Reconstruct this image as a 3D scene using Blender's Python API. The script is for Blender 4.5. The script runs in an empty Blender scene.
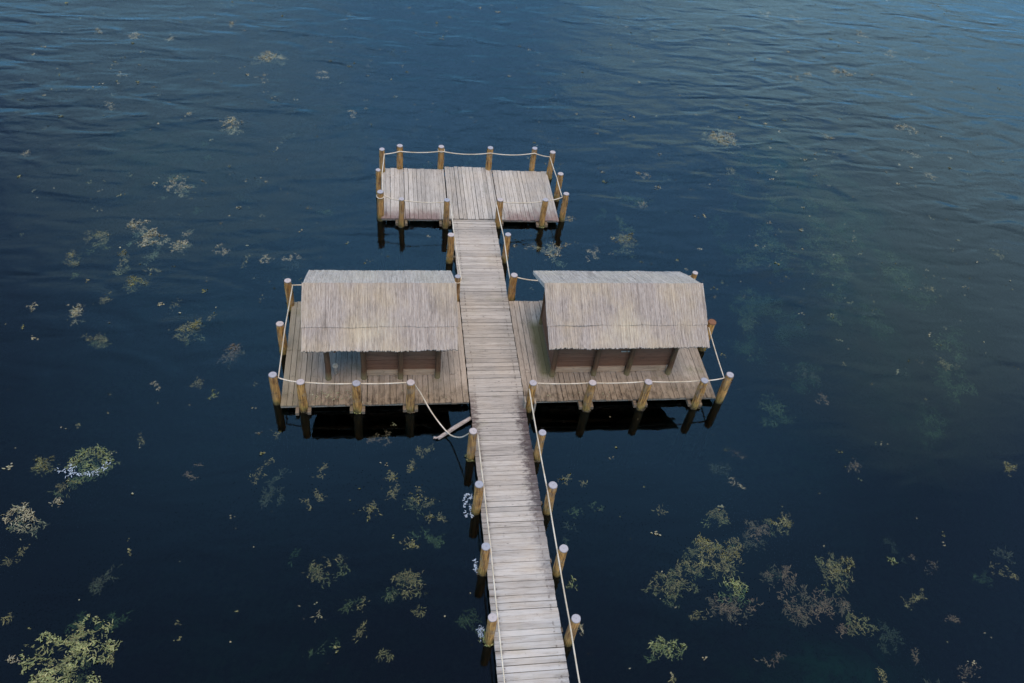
import bpy, math, random
from mathutils import Vector, Matrix, noise
R = random.Random(7)
scene = bpy.context.scene
C = scene.collection
ZW = -0.215          # water level; deck tops are z = 0
PI = math.pi

# ---------------------------------------------------------------- helpers
class MB:
    def __init__(s): s.v = []; s.f = []; s.mi = []
    def box(s, x0, x1, y0, y1, z0, z1, jit=0.0, m=0):
        b = len(s.v)
        for z in (z0, z1):
            for (x, y) in ((x0, y0), (x1, y0), (x1, y1), (x0, y1)):
                s.v.append((x + R.uniform(-jit, jit), y + R.uniform(-jit, jit), z + R.uniform(-jit, jit) * .5))
        for q in ((3, 2, 1, 0), (4, 5, 6, 7), (0, 1, 5, 4), (1, 2, 6, 5), (2, 3, 7, 6), (3, 0, 4, 7)):
            s.f.append(tuple(b + i for i in q)); s.mi.append(m)
    def tube(s, pts, rad, n=8, caps=True, m=0, wob=0.0):
        """swept tube through pts; rad number or list"""
        pts = [Vector(p) for p in pts]; k = len(pts)
        b = len(s.v)
        ref = None
        for i, p in enumerate(pts):
            t = (pts[min(i + 1, k - 1)] - pts[max(i - 1, 0)]).normalized()
            if ref is None:
                ref = Vector((0, 0, 1)) if abs(t.z) < .9 else Vector((1, 0, 0))
            u = t.cross(ref).normalized(); w = u.cross(t).normalized()
            r = rad[i] if isinstance(rad, (list, tuple)) else rad
            for j in range(n):
                a = 2 * PI * j / n
                rr = r * (1 + (wob * noise.noise(Vector((math.cos(a) * 1.3 + p.x * 3, math.sin(a) * 1.3 + p.y * 3, p.z * 1.2))) if wob else 0))
                s.v.append(tuple(p + (u * math.cos(a) + w * math.sin(a)) * rr))
        for i in range(k - 1):
            for j in range(n):
                a = b + i * n + j; c = b + i * n + (j + 1) % n
                s.f.append((a, c, c + n, a + n)); s.mi.append(m)
        if caps:
            s.f.append(tuple(b + j for j in range(n))[::-1]); s.mi.append(m)
            s.f.append(tuple(b + (k - 1) * n + j for j in range(n))); s.mi.append(m)
    def beam(s, p, q, w, h, m=0):
        """rectangular timber between p and q"""
        p = Vector(p); q = Vector(q); t = (q - p).normalized()
        u = t.cross(Vector((0, 0, 1)))
        u = u.normalized() if u.length > 1e-4 else Vector((1, 0, 0))
        z = u.cross(t).normalized(); b = len(s.v)
        for c in (p, q):
            for (i, j) in ((-1, -1), (1, -1), (1, 1), (-1, 1)):
                s.v.append(tuple(c + u * w * .5 * i + z * h * .5 * j))
        for f in ((0, 1, 2, 3), (7, 6, 5, 4), (0, 4, 5, 1), (1, 5, 6, 2), (2, 6, 7, 3), (3, 7, 4, 0)):
            s.f.append(tuple(b + i for i in f)); s.mi.append(m)
    def build(s, name, mat, parent=None, smooth=False):
        me = bpy.data.meshes.new(name); me.from_pydata(s.v, [], s.f)
        for mm in (mat if isinstance(mat, (list, tuple)) else [mat]): me.materials.append(mm)
        if any(s.mi): me.polygons.foreach_set('material_index', s.mi)
        if smooth: me.polygons.foreach_set('use_smooth', [True] * len(me.polygons))
        me.update()
        o = bpy.data.objects.new(name, me); C.objects.link(o)
        if parent:
            o.parent = parent
            o.matrix_parent_inverse = Matrix.Translation(-Vector(parent.location))
        return o

def tag(o, label=None, cat=None, group=None, kind=None):
    if label: o['label'] = label
    if cat: o['category'] = cat
    if group: o['group'] = group
    if kind: o['kind'] = kind
    return o
def thing(name, loc, label, cat, group=None):
    o = bpy.data.objects.new(name, None); C.objects.link(o); o.location = loc
    o.empty_display_size = .2
    return tag(o, label, cat, group)

# ---------------------------------------------------------------- materials
class NT:
    def __init__(s, name):
        s.m = bpy.data.materials.new(name); s.m.use_nodes = True
        s.t = s.m.node_tree; s.t.nodes.clear()
    def n(s, typ, **kw):
        x = s.t.nodes.new(typ)
        for k, v in kw.items():
            if k.startswith('_'): setattr(x, k[1:], v)
            elif k.startswith('i') and k[1:].isdigit(): s.put(x.inputs[int(k[1:])], v)
            else: s.put(x.inputs[k.replace('__', ' ')], v)
        return x
    def put(s, sock, v):
        if isinstance(v, bpy.types.NodeSocket): s.t.links.new(v, sock)
        elif hasattr(v, 'outputs'): s.t.links.new(v.outputs[0], sock)
        else:
            if hasattr(sock.default_value, '__len__') and hasattr(v, '__len__') and len(v) == 3 and len(sock.default_value) == 4: v = (*v, 1)
            sock.default_value = v
    def pos(s): return s.n('ShaderNodeNewGeometry').outputs['Position']
    def isl(s): return s.n('ShaderNodeNewGeometry').outputs['Random Per Island']
    def mapn(s, vec, scale, loc=(0, 0, 0), rot=(0, 0, 0)):
        return s.n('ShaderNodeMapping', Vector=vec, Scale=scale, Location=loc, Rotation=rot)
    def noi(s, vec, sc, det=4, rough=.55, dist=0):
        return s.n('ShaderNodeTexNoise', Vector=vec, Scale=sc, Detail=det, Roughness=rough, Distortion=dist).outputs[0]
    def math(s, op, a, b=0.0, clamp=False):
        x = s.t.nodes.new('ShaderNodeMath'); x.operation = op; x.use_clamp = clamp
        s.put(x.inputs[0], a); s.put(x.inputs[1], b); return x.outputs[0]
    def rng(s, v, a, b, c=0.0, d=1.0, smooth=False):
        x = s.n('ShaderNodeMapRange', Value=v); x.inputs[1].default_value = a; x.inputs[2].default_value = b
        x.inputs[3].default_value = c; x.inputs[4].default_value = d; x.clamp = True
        if smooth: x.interpolation_type = 'SMOOTHSTEP'
        return x.outputs[0]
    def mix(s, f, a, b, mode='MIX'):
        x = s.t.nodes.new('ShaderNodeMix'); x.data_type = 'RGBA'; x.blend_type = mode
        s.put(x.inputs[0], f); s.put(x.inputs[6], a); s.put(x.inputs[7], b); return x.outputs[2]
    def xyz(s, v): return s.n('ShaderNodeSeparateXYZ', Vector=v).outputs
    def out(s, sh, vol=None, disp=None):
        o = s.n('ShaderNodeOutputMaterial'); s.t.links.new(sh.outputs[0] if hasattr(sh, 'outputs') else sh, o.inputs[0])
        if vol: s.t.links.new(vol.outputs[0], o.inputs[1])
        return s.m
    def pbr(s, col, rough=.85, bump=None, bs=.5, bd=.01, spec=.3):
        p = s.n('ShaderNodeBsdfPrincipled'); s.put(p.inputs['Base Color'], col); s.put(p.inputs['Roughness'], rough)
        p.inputs['Specular IOR Level'].default_value = spec
        if bump is not None:
            b = s.n('ShaderNodeBump', Height=bump, Strength=bs, Distance=bd); s.put(p.inputs['Normal'], b.outputs[0])
        return s.out(p)

def wood(name, along, c_lo, c_hi, stain=None, moss=.25, island=.5, moss_col=(.13, .12, .045)):
    """weathered boards; along = axis of the grain ('x' or 'y' or 'z'); stain = function(nt, xyz, col) -> col"""
    t = NT(name); p = t.pos(); isl = t.isl()
    off = t.n('ShaderNodeCombineXYZ', X=t.math('MULTIPLY', isl, 37.0), Y=t.math('MULTIPLY', isl, 61.0), Z=t.math('MULTIPLY', isl, 23.0))
    pv = t.n('ShaderNodeVectorMath', _operation='ADD', i0=p, i1=off.outputs[0]).outputs[0]
    sc = {'x': (1.2, 16, 16), 'y': (16, 1.2, 16), 'z': (16, 16, 1.2)}[along]
    sc2 = {'x': (2.5, 70, 70), 'y': (70, 2.5, 70), 'z': (70, 70, 2.5)}[along]
    g1 = t.noi(t.mapn(pv, sc), 1.0, 5, .65, .4)
    g2 = t.noi(t.mapn(pv, sc2), 1.0, 3, .7)
    big = t.noi(p, 1.1, 4, .6)
    g = t.math('ADD', t.math('MULTIPLY', g1, .6), t.math('MULTIPLY', g2, .4))
    col = t.mix(t.rng(g, .36, .62), c_lo, c_hi)
    # plank to plank difference
    col = t.mix(island, col, t.mix(t.rng(isl, 0, 1), tuple(c * .60 for c in c_hi), tuple(min(1, c * 1.12) for c in c_hi)), 'MIX') if island else col
    hue = t.noi(t.mapn(p, (1, 1, 1), (5, 3, 1)), .8, 3)
    col = t.mix(t.math('MULTIPLY', t.rng(hue, .45, .7), .35), col, tuple(a * b for a, b in zip(c_hi, (.98, .88, .74))))
    # cracks
    cr = t.rng(g2, .33, .43, 1, 0)
    col = t.mix(t.math('MULTIPLY', cr, .55), col, tuple(c * .35 for c in c_lo))
    # knots / dark specks
    vo = t.n('ShaderNodeTexVoronoi', Vector=t.mapn(pv, {'x': (2.2, 6, 6), 'y': (6, 2.2, 6), 'z': (6, 6, 2.2)}[along]), Scale=1.0)
    kn = t.rng(vo.outputs['Distance'], .03, .1, .7, 0)
    col = t.mix(kn, col, tuple(c * .3 for c in c_lo))
    # grime blots
    bl = t.noi(p, 9, 3, .7)
    col = t.mix(t.rng(bl, .62, .72, 0, .45), col, tuple(c * .4 for c in c_lo))
    m1 = t.rng(t.noi(t.mapn(p, (1, 1, 1), (11, 4, 2)), 1.7, 5, .65), .56, .72, 0, moss)
    col = t.mix(m1, col, moss_col)
    if stain: col = stain(t, t.xyz(p), col)
    return t.pbr(col, .88, g, .6, .008, .2)

GR_LO = (.105, .085, .066); GR_HI = (.395, .348, .295)
def st_walk(t, q, col):
    n = t.noi(t.mapn(t.pos(), (3, 5, 1)), 1.6, 5, .7)
    # dark wet stain on the right-hand board ends in front of the platforms
    e = t.math('ADD', q[0], t.math('MULTIPLY', t.math('SUBTRACT', n, .5), 1.1))
    a = t.rng(e, 1.22, 1.48, 0, 1)
    w = t.math('MULTIPLY', t.rng(q[1], .5, -.4), t.rng(q[1], -5.6, -3.6))
    col = t.mix(t.math('MULTIPLY', t.math('MULTIPLY', a, w), .88), col, (.045, .028, .028))
    a2 = t.math('MULTIPLY', t.rng(e, 1.30, 1.56, 0, 1), t.math('MULTIPLY', t.rng(q[1], -4, -5), t.rng(t.noi(t.pos(), .9, 2), .45, .6)))
    col = t.mix(t.math('MULTIPLY', a2, .75), col, (.06, .04, .035))
    # grime on the left-hand board ends
    b = t.math('MULTIPLY', t.rng(t.math('ADD', q[0], t.math('MULTIPLY', t.math('SUBTRACT', n, .5), .35)), .26, .12), t.rng(q[1], 1.0, -2.0))
    col = t.mix(t.math('MULTIPLY', b, .62), col, (.12, .092, .07))
    col = t.mix(t.math('MULTIPLY', t.rng(q[1], -2.0, -7.0, 0, .5), t.rng(t.noi(t.mapn(t.pos(), (.8, 6, 1)), 1.0, 3), .35, .6)), col, (.445, .43, .405))
    for xs in (.17, 1.43):   # nail rows with faint rust
        nr = t.math('MULTIPLY', t.rng(t.math('ABSOLUTE', t.math('SUBTRACT', q[0], xs)), .035, .008), t.rng(t.noi(t.mapn(t.pos(), (10, 14, 1)), 1.0, 2), .50, .62, 0, .6))
        col = t.mix(nr, col, (.06, .04, .03))
    c = t.math('MULTIPLY', t.rng(e, .22, .02), t.math('MULTIPLY', t.rng(q[1], -1.4, -.9), t.rng(q[1], .4, 0.0)))
    return t.mix(t.math('MULTIPLY', c, .7), col, (.07, .045, .04))
def st_deck(t, q, col):
    n = t.math('SUBTRACT', t.noi(t.mapn(t.pos(), (5, 2, 1)), 1.2, 5, .7), .5)
    e = t.math('ADD', q[1], t.math('MULTIPLY', n, 1.1))
    bz = t.noi(t.mapn(t.pos(), (6, 2.2, 1), (7, 7, 0)), 1.3, 5, .75)
    col = t.mix(t.rng(bz, .54, .70, 0, .55), col, (.075, .055, .038))
    a = t.rng(e, 1.0, .22, 0, .92)                                      # dirty front edge
    col = t.mix(a, col, t.mix(t.rng(bz, .40, .56), (.07, .050, .032), (.20, .15, .10)))
    # moss strip along the hut wall on the right platform
    xx = t.math('ADD', q[0], t.math('MULTIPLY', n, .25))
    xs = t.math('SUBTRACT', xx, t.math('MULTIPLY', q[1], -.02))
    mo = t.math('MULTIPLY', t.math('MULTIPLY', t.rng(xs, 2.12, 2.34), t.rng(xs, 2.8, 2.62)), t.math('MULTIPLY', t.rng(q[1], .75, 1.1), t.rng(q[1], 3.5, 3.1)))
    col = t.mix(t.math('MULTIPLY', mo, .85), col, (.085, .08, .03))
    # greener left end of the left platform
    l = t.rng(t.math('ADD', q[0], t.math('MULTIPLY', n, 1.5)), -4.3, -5.1, 0, .55)
    col = t.mix(l, col, (.17, .145, .09))
    return col
def st_far(t, q, col):
    n = t.math('SUBTRACT', t.noi(t.mapn(t.pos(), (5, 2, 1)), 1.2, 5, .7), .5)
    a = t.rng(t.math('ADD', q[1], t.math('MULTIPLY', n, 1.4)), 9.55, 8.90, 0, .85)
    b = t.math('MULTIPLY', t.math('MAXIMUM', t.rng(q[0], 1.9, 2.1), t.rng(q[0], -.3, -.5)), a)
    return t.mix(b, col, (.16, .10, .085))
M_walk = wood('walk_boards', 'x', GR_LO, GR_HI, st_walk, .22, .55)
M_deck = wood('deck_boards', 'y', (.09, .064, .042), (.37, .30, .232), st_deck, .5, .6)
M_far = wood('far_boards', 'y', GR_LO, (.405, .358, .303), st_far, .15, .55)
M_beam = wood('under_beams', 'x', (.055, .04, .028), (.20, .15, .10), None, .45, .3)
M_pale = wood('pale_edge', 'x', (.14, .11, .08), (.38, .31, .23), None, .4, .3)
M_wall = wood('hut_wall', 'x', (.055, .023, .012), (.20, .095, .052), None, .1, .6)
M_sill = wood('hut_sill', 'x', (.20, .125, .075), (.52, .35, .22), None, .25, .3)
M_hpost = wood('hut_post', 'z', (.032, .016, .008), (.14, .07, .034), lambda t, q, c: t.mix(t.rng(q[2], .36, .10, 0, .8), c, (.20, .155, .07)), .3, .4)

def post_mat():
    t = NT('post_log'); p = t.pos()
    oi = t.n('ShaderNodeObjectInfo').outputs['Random']
    q = t.xyz(p)
    g = t.noi(t.mapn(p, (22, 22, 2.2)), 1.0, 5, .65, .3)
    col = t.mix(t.rng(g, .35, .65), (.10, .036, .008), (.60, .31, .085))
    col = t.mix(t.rng(t.noi(p, 5, 4, .6), .52, .64, 0, .5), col, (.27, .21, .14))
    col = t.mix(t.rng(t.noi(t.mapn(p, (1, 1, 1), (3, 8, 2)), 7, 4, .7), .55, .70, 0, .78), col, (.07, .038, .02))
    col = t.mix(t.rng(oi, 0, 1, 0, .5), col, t.mix(.5, col, (.16, .115, .075)))
    base = t.math('ADD', q[2], t.math('MULTIPLY', t.math('SUBTRACT', t.noi(p, 6, 3), .5), .5))
    col = t.mix(t.rng(base, .16, -.14, 0, .6), col, (.20, .155, .035))
    col = t.mix(t.rng(base, -.08, -.20, 0, .85), col, (.05, .045, .02))
    col = t.mix(t.rng(q[2], -.20, -.24, 0, 1), col, (.006, .007, .005))
    return t.pbr(col, .85, g, .8, .012, .25)
M_post = post_mat()
def cap_mat():
    t = NT('post_top'); oc = t.n('ShaderNodeTexCoord').outputs['Object']; p = t.pos()
    oi = t.n('ShaderNodeObjectInfo').outputs['Random']
    q = t.xyz(oc)
    r = t.math('SQRT', t.math('ADD', t.math('MULTIPLY', q[0], q[0]), t.math('MULTIPLY', q[1], q[1])))
    rings = t.math('SINE', t.math('ADD', t.math('MULTIPLY', r, 170), t.math('MULTIPLY', t.noi(p, 8, 2), 6)))
    col = t.mix(t.rng(oi, .3, .8), (.25, .25, .27), (.38, .32, .29))
    col = t.mix(t.rng(rings, -.2, 1, 0, .3), col, (.22, .21, .235))
    col = t.mix(t.rng(t.noi(p, 14, 4, .7), .52, .7, 0, .6), col, (.17, .155, .15))
    col = t.mix(t.rng(r, .020, .008, 0, .5), col, (.12, .11, .11))
    col = t.mix(t.rng(r, .095, .112, 0, .6), col, (.12, .09, .07))
    return t.pbr(col, .7, rings, .3, .003)
M_cap = cap_mat()
def rope_mat():
    t = NT('rope'); p = t.pos()
    w = t.math('SINE', t.math('MULTIPLY', t.math('ADD', t.xyz(p)[0], t.math('ADD', t.xyz(p)[1], t.xyz(p)[2])), 130))
    col = t.mix(t.rng(t.noi(p, 3, 3), .35, .65), (.40, .325, .225), (.56, .49, .385))
    return t.pbr(col, .9, w, .5, .006)
M_rope = rope_mat()

def thatch_mat(name, lo, hi, warm):
    t = NT(name); p = t.pos(); isl = t.isl()
    q = t.xyz(p)
    st = t.noi(t.mapn(p, (34, .9, .9)), 1.0, 5, .75, .15)
    st2 = t.noi(t.mapn(p, (90, 6, 6)), 1.0, 3, .7)
    g = t.math('ADD', t.math('MULTIPLY', st, .55), t.math('MULTIPLY', st2, .45))
    col = t.mix(t.rng(g, .38, .60), lo, hi)
    col = t.mix(t.rng(isl, 0, 1, 0, .55), col, t.mix(.5, col, tuple(c * .78 for c in hi)))
    wa = t.rng(t.noi(t.mapn(p, (1.0, .8, .8), (3, 1, 0)), .9, 3, .6), .42, .66, 0, .7)
    dk = t.rng(t.noi(t.mapn(p, (2.2, .7, .7), (9, 2, 0)), 1.1, 4, .65), .56, .70, 0, .35)
    col = t.mix(dk, col, tuple(c * .55 for c in lo))
    col = t.mix(wa, col, t.mix(t.rng(g, .36, .6), tuple(c * .5 for c in warm), warm))
    col = t.mix(t.rng(st2, .27, .36, .6, 0), col, tuple(c * .35 for c in lo))
    sp = t.noi(p, 26, 2, .7)
    col = t.mix(t.rng(sp, .64, .74, 0, .5), col, tuple(c * .5 for c in lo))
    for cx in (-2.75, 4.55):   # paler straw-coloured patch in the lower middle of each roof
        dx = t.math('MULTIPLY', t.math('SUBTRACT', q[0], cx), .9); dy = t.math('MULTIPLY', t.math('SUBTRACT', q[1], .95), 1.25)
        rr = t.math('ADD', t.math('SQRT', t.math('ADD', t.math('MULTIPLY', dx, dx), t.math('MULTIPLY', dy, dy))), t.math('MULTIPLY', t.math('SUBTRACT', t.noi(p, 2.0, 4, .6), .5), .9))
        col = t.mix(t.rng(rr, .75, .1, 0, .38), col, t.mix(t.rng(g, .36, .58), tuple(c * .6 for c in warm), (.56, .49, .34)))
    return t.pbr(col, .92, g, .8, .02, .15)
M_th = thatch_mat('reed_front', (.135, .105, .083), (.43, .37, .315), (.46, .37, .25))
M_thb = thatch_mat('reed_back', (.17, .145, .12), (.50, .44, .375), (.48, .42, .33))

def weed_mat(name, cols):
    t = NT(name); isl = t.isl(); p = t.pos()
    cr = t.n('ShaderNodeValToRGB', Fac=isl)
    e = cr.color_ramp.elements
    while len(e) < len(cols): e.new(.5)
    for i, c in enumerate(cols): e[i].position = i / max(1, len(cols) - 1); e[i].color = (*c, 1)
    col = t.mix(t.rng(t.noi(p, 4, 3), .35, .65, .0, .6), cr.outputs[0], tuple(c * .45 for c in cols[0]))
    return t.pbr(col, .75, None, spec=.3)
M_weed = weed_mat('weed_olive', [(.06, .058, .022), (.155, .15, .055), (.10, .098, .038), (.24, .225, .09)])
M_weedy = weed_mat('weed_yellow', [(.07, .08, .03), (.27, .28, .11), (.14, .17, .06), (.36, .33, .15)])
M_weedg = weed_mat('weed_green', [(.09, .11, .035), (.20, .235, .085), (.14, .155, .06), (.27, .27, .12)])
M_weedp = weed_mat('weed_pale', [(.14, .125, .07), (.32, .29, .17), (.22, .195, .12), (.38, .34, .22)])
M_brown = weed_mat('weed_brown', [(.06, .045, .03), (.12, .09, .055), (.09, .08, .045), (.15, .12, .07)])
def foam_mat():
    t = NT('foam'); return t.pbr((.30, .34, .38), .5)
M_foam = foam_mat()
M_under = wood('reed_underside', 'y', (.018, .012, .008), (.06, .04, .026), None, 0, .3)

def water_mat():
    t = NT('lake_surface'); p = t.pos(); q = t.xyz(p)
    # wind strength: calm in the lee of the pier, livelier out on the open lake
    far = t.rng(q[1], -1.0, 17.0, 0, 1)
    patch = t.rng(t.noi(t.mapn(p, (.5, 1, 1)), .16, 3, .5), .38, .62, .35, 1)
    amp = t.math('ADD', t.math('MULTIPLY', far, t.math('MULTIPLY', patch, .95)), .05)
    w1 = t.noi(t.mapn(p, (.46, 1.10, 1), rot=(0, 0, .16)), 1.0, 1.2, .45, .6)
    w2 = t.noi(t.mapn(p, (1.2, 2.3, 1), rot=(0, 0, -.30)), 1.0, 2, .5, .4)
    w3 = t.noi(t.mapn(p, (3.5, 6, 1)), 1.0, 2, .5)
    h = t.math('ADD', t.math('MULTIPLY', w1, .28), t.math('ADD', t.math('MULTIPLY', w2, .050), t.math('MULTIPLY', w3, .004)))
    h = t.math('MULTIPLY', h, t.math('MULTIPLY', amp, .50))
    b = t.n('ShaderNodeBump', Height=h, Strength=1.0, Distance=1.0)
    gl = t.n('ShaderNodeBsdfGlossy', Color=(1, 1, 1), Roughness=t.rng(q[1], 3, 22, .025, .19), Normal=b.outputs[0])
    tr = t.n('ShaderNodeBsdfTransparent', Color=(.96, .98, .98))
    fr = t.n('ShaderNodeFresnel', IOR=1.333, Normal=b.outputs[0])
    mx = t.n('ShaderNodeMixShader', i0=fr.outputs[0], i1=tr.outputs[0], i2=gl.outputs[0])
    vol = t.n('ShaderNodeVolumeAbsorption', Color=(.0, .41, .43), Density=1.08)
    return t.out(mx, vol)
M_water = water_mat()
def bed_mat():
    t = NT('lake_bed'); p = t.pos()
    n = t.noi(p, .35, 6, .65, .6); n2 = t.noi(p, 2.2, 5, .7)
    col = t.mix(t.rng(n, .42, .6), (.06, .07, .045), (.28, .30, .17))
    col = t.mix(t.rng(n2, .45, .62, 0, .7), col, (.035, .04, .025))
    return t.pbr(col, .95, n2, .5, .1)
M_bed = bed_mat()

# ---------------------------------------------------------------- lake
w = MB()
S = 600
w.v = [(-S, -S, ZW), (S, -S, ZW), (S, S, ZW), (-S, S, ZW), (-S, -S, -40), (S, -S, -40), (S, S, -40), (-S, S, -40)]
w.f = [(0, 1, 2, 3), (7, 6, 5, 4), (0, 4, 5, 1), (1, 5, 6, 2), (2, 6, 7, 3), (3, 7, 4, 0)]; w.mi = [0] * 6
tag(w.build('lake_water', M_water), kind='structure')

SHOALS = [(17.5, 9, 5.5, 7.5, 2.25), (17, 19, 6, 8, 1.9), (-12.5, 17, 4.5, 4, 2.3), (-4, 21, 4, 3.5, 1.7), (9, -7.5, 4.2, 2.6, 1.7), (-9.5, 8, 4, 3, 1.1), (14, 0, 4, 3, 1.2), (-5, -5, 3, 2.5, .9)]
def bed_z(x, y):
    z = -4.3 + .35 * noise.noise(Vector((x * .12, y * .12, 0)))
    z += .18 * noise.noise(Vector((x * .6, y * .6, 3)))
    for (a, b, rx, ry, h) in SHOALS:
        z += h * math.exp(-((x - a) / rx) ** 2 - ((y - b) / ry) ** 2) * (1 + .30 * noise.noise(Vector((x * .35, y * .35, 7))))
    return z
bm = MB(); N = 150
def warp(u): return math.copysign(abs(u) ** 2.4 * 598 + abs(u) * 30 * (1 - abs(u)), u)
for j in range(N + 1):
    for i in range(N + 1):
        x = warp(2 * i / N - 1) + 2; y = warp(2 * j / N - 1) + 4
        x = max(-599, min(599, x)); y = max(-599, min(599, y))
        bm.v.append((x, y, bed_z(x, y)))
for j in range(N):
    for i in range(N):
        a = j * (N + 1) + i; bm.f.append((a, a + 1, a + N + 2, a + N + 1)); bm.mi.append(0)
tag(bm.build('lake_bed', M_bed, smooth=True), kind='structure')

# ---------------------------------------------------------------- decks
W = 1.6
def boards_x(mb, x0, x1, y0, y1, wid, z=0, th=.05):
    y = y0
    while y < y1 - .04:
        d = min(wid * R.uniform(.86, 1.14), y1 - y)
        dz = R.uniform(-.007, .007); g = R.choice((.002, .003, .005, .008, .010))
        mb.box(x0 + R.uniform(-.009, .006), x1 + R.uniform(-.008, .010), y + g, y + d - g, z - th + dz, z + dz, .005)
        y += d
def boards_y(mb, x0, x1, y0, y1, wid, z=0, th=.05, splits=()):
    x = x0
    while x < x1 - .04:
        d = min(wid * R.uniform(.86, 1.14), x1 - x)
        dz = R.uniform(-.007, .007); g = R.choice((.002, .003, .005, .008, .010))
        a, b = y0 + R.uniform(-.025, .02), y1 + R.uniform(-.02, .025)
        if splits and R.random() < .3:
            c = R.choice(splits) + R.uniform(-.02, .02)
            mb.box(x + .006, x + d - .006, a, c - .005, z - th + dz, z + dz, .004)
            mb.box(x + .006, x + d - .006, c + .005, b, z - th - dz, z - dz, .004)
        else:
            mb.box(x + g, x + d - g, a, b, z - th + dz, z + dz, .004)
        x += d
def clamps(par, pts, y0, y1, z=-.125):
    """pairs of short timbers that clasp a pile and stick out under the deck edge"""
    for x in pts:
        for s in (-1, 1):
            mb = MB(); mb.beam((x + s * .165, y0 + R.uniform(-.03, .03), z), (x + s * .165, y1, z), .095, .11); mb.build('clasp_timber', M_beam, par)

walk = thing('wooden_walkway', (0.8, 0, 0), 'long straight grey plank walkway that runs between the two hut platforms to the far platform', 'walkway')
m = MB(); boards_x(m, 0, W, -15.5, 8.76, .165); m.build('plank_deck', M_walk, walk)
m = MB()
m.box(.10, .22, -15.4, 8.7, -.20, -.058); m.box(W - .22, W - .10, -15.4, 8.7, -.20, -.058)
m.build('stringer', M_beam, walk)
for y in (-12.2, -10.6, -8.9, -7.1, -5.3, -3.6, -1.9, 4.45, 6.6):
    m = MB(); m.beam((-.06, y + .15, -.155), (W + .06, y + .15, -.155), .10, .10); m.build('cross_beam', M_beam, walk)

def platform(name, x0, x1, y0, y1, label, mat, wid, piles, cat='platform', splits=(), extra=None):
    t = thing(name, ((x0 + x1) / 2, y0, 0), label, cat)
    m = MB(); boards_y(m, x0, x1, y0, y1, wid, splits=splits)
    if extra: extra(m)
    m.build('plank_deck', mat, t)
    for yy in (y0 + .035, y1 - .07):
        m = MB(); m.box(x0 + .01, x1 - .01, yy, yy + .05, -.118, -.056, .004); m.build('edge_board', M_pale, t)
    for yy in (y0 + .35, (y0 + y1) / 2, y1 - .35):
        m = MB(); m.box(x0 + .04, x1 - .04, yy, yy + .12, -.235, -.12); m.build('joist', M_beam, t)
    clamps(t, piles, y0 - .20, y0 + 1.0)
    return t
platform('hut_platform', -5.37, -.02, 0, 4.32, 'grey plank platform under the left hut with the open porch', M_deck, .165, [-4.73, -3.23, -1.73], splits=(1.1, 2.2, 3.2))
platform('hut_platform', W + .02, 7.54, -.02, 4.32, 'grey plank platform under the right hut with the mossy strip', M_deck, .165, [3.45, 5.13, 6.84], splits=(1.1, 2.2, 3.2))
t = platform('end_platform', -2.56, -.13, 8.78, 12.02, 'pale plank platform with rope railing at the far end of the walkway', M_far, .165, [-1.84, -.25],
             extra=lambda m: (boards_y(m, -.10, 1.77, 8.78, 12.18, .165, z=.028), boards_y(m, 1.80, 4.02, 8.78, 12.02, .165)))
for yy in (8.82, 11.95):
    m = MB(); m.box(-.1, 4.0, yy, yy + .05, -.118, -.056, .004); m.build('edge_board', M_pale, t)
for yy in (9.15, 10.4, 11.6):
    m = MB(); m.box(-.1, 3.98, yy, yy + .12, -.235, -.12); m.build('joist', M_beam, t)
clamps(t, [1.69, 3.36], 8.60, 9.8)

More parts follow.
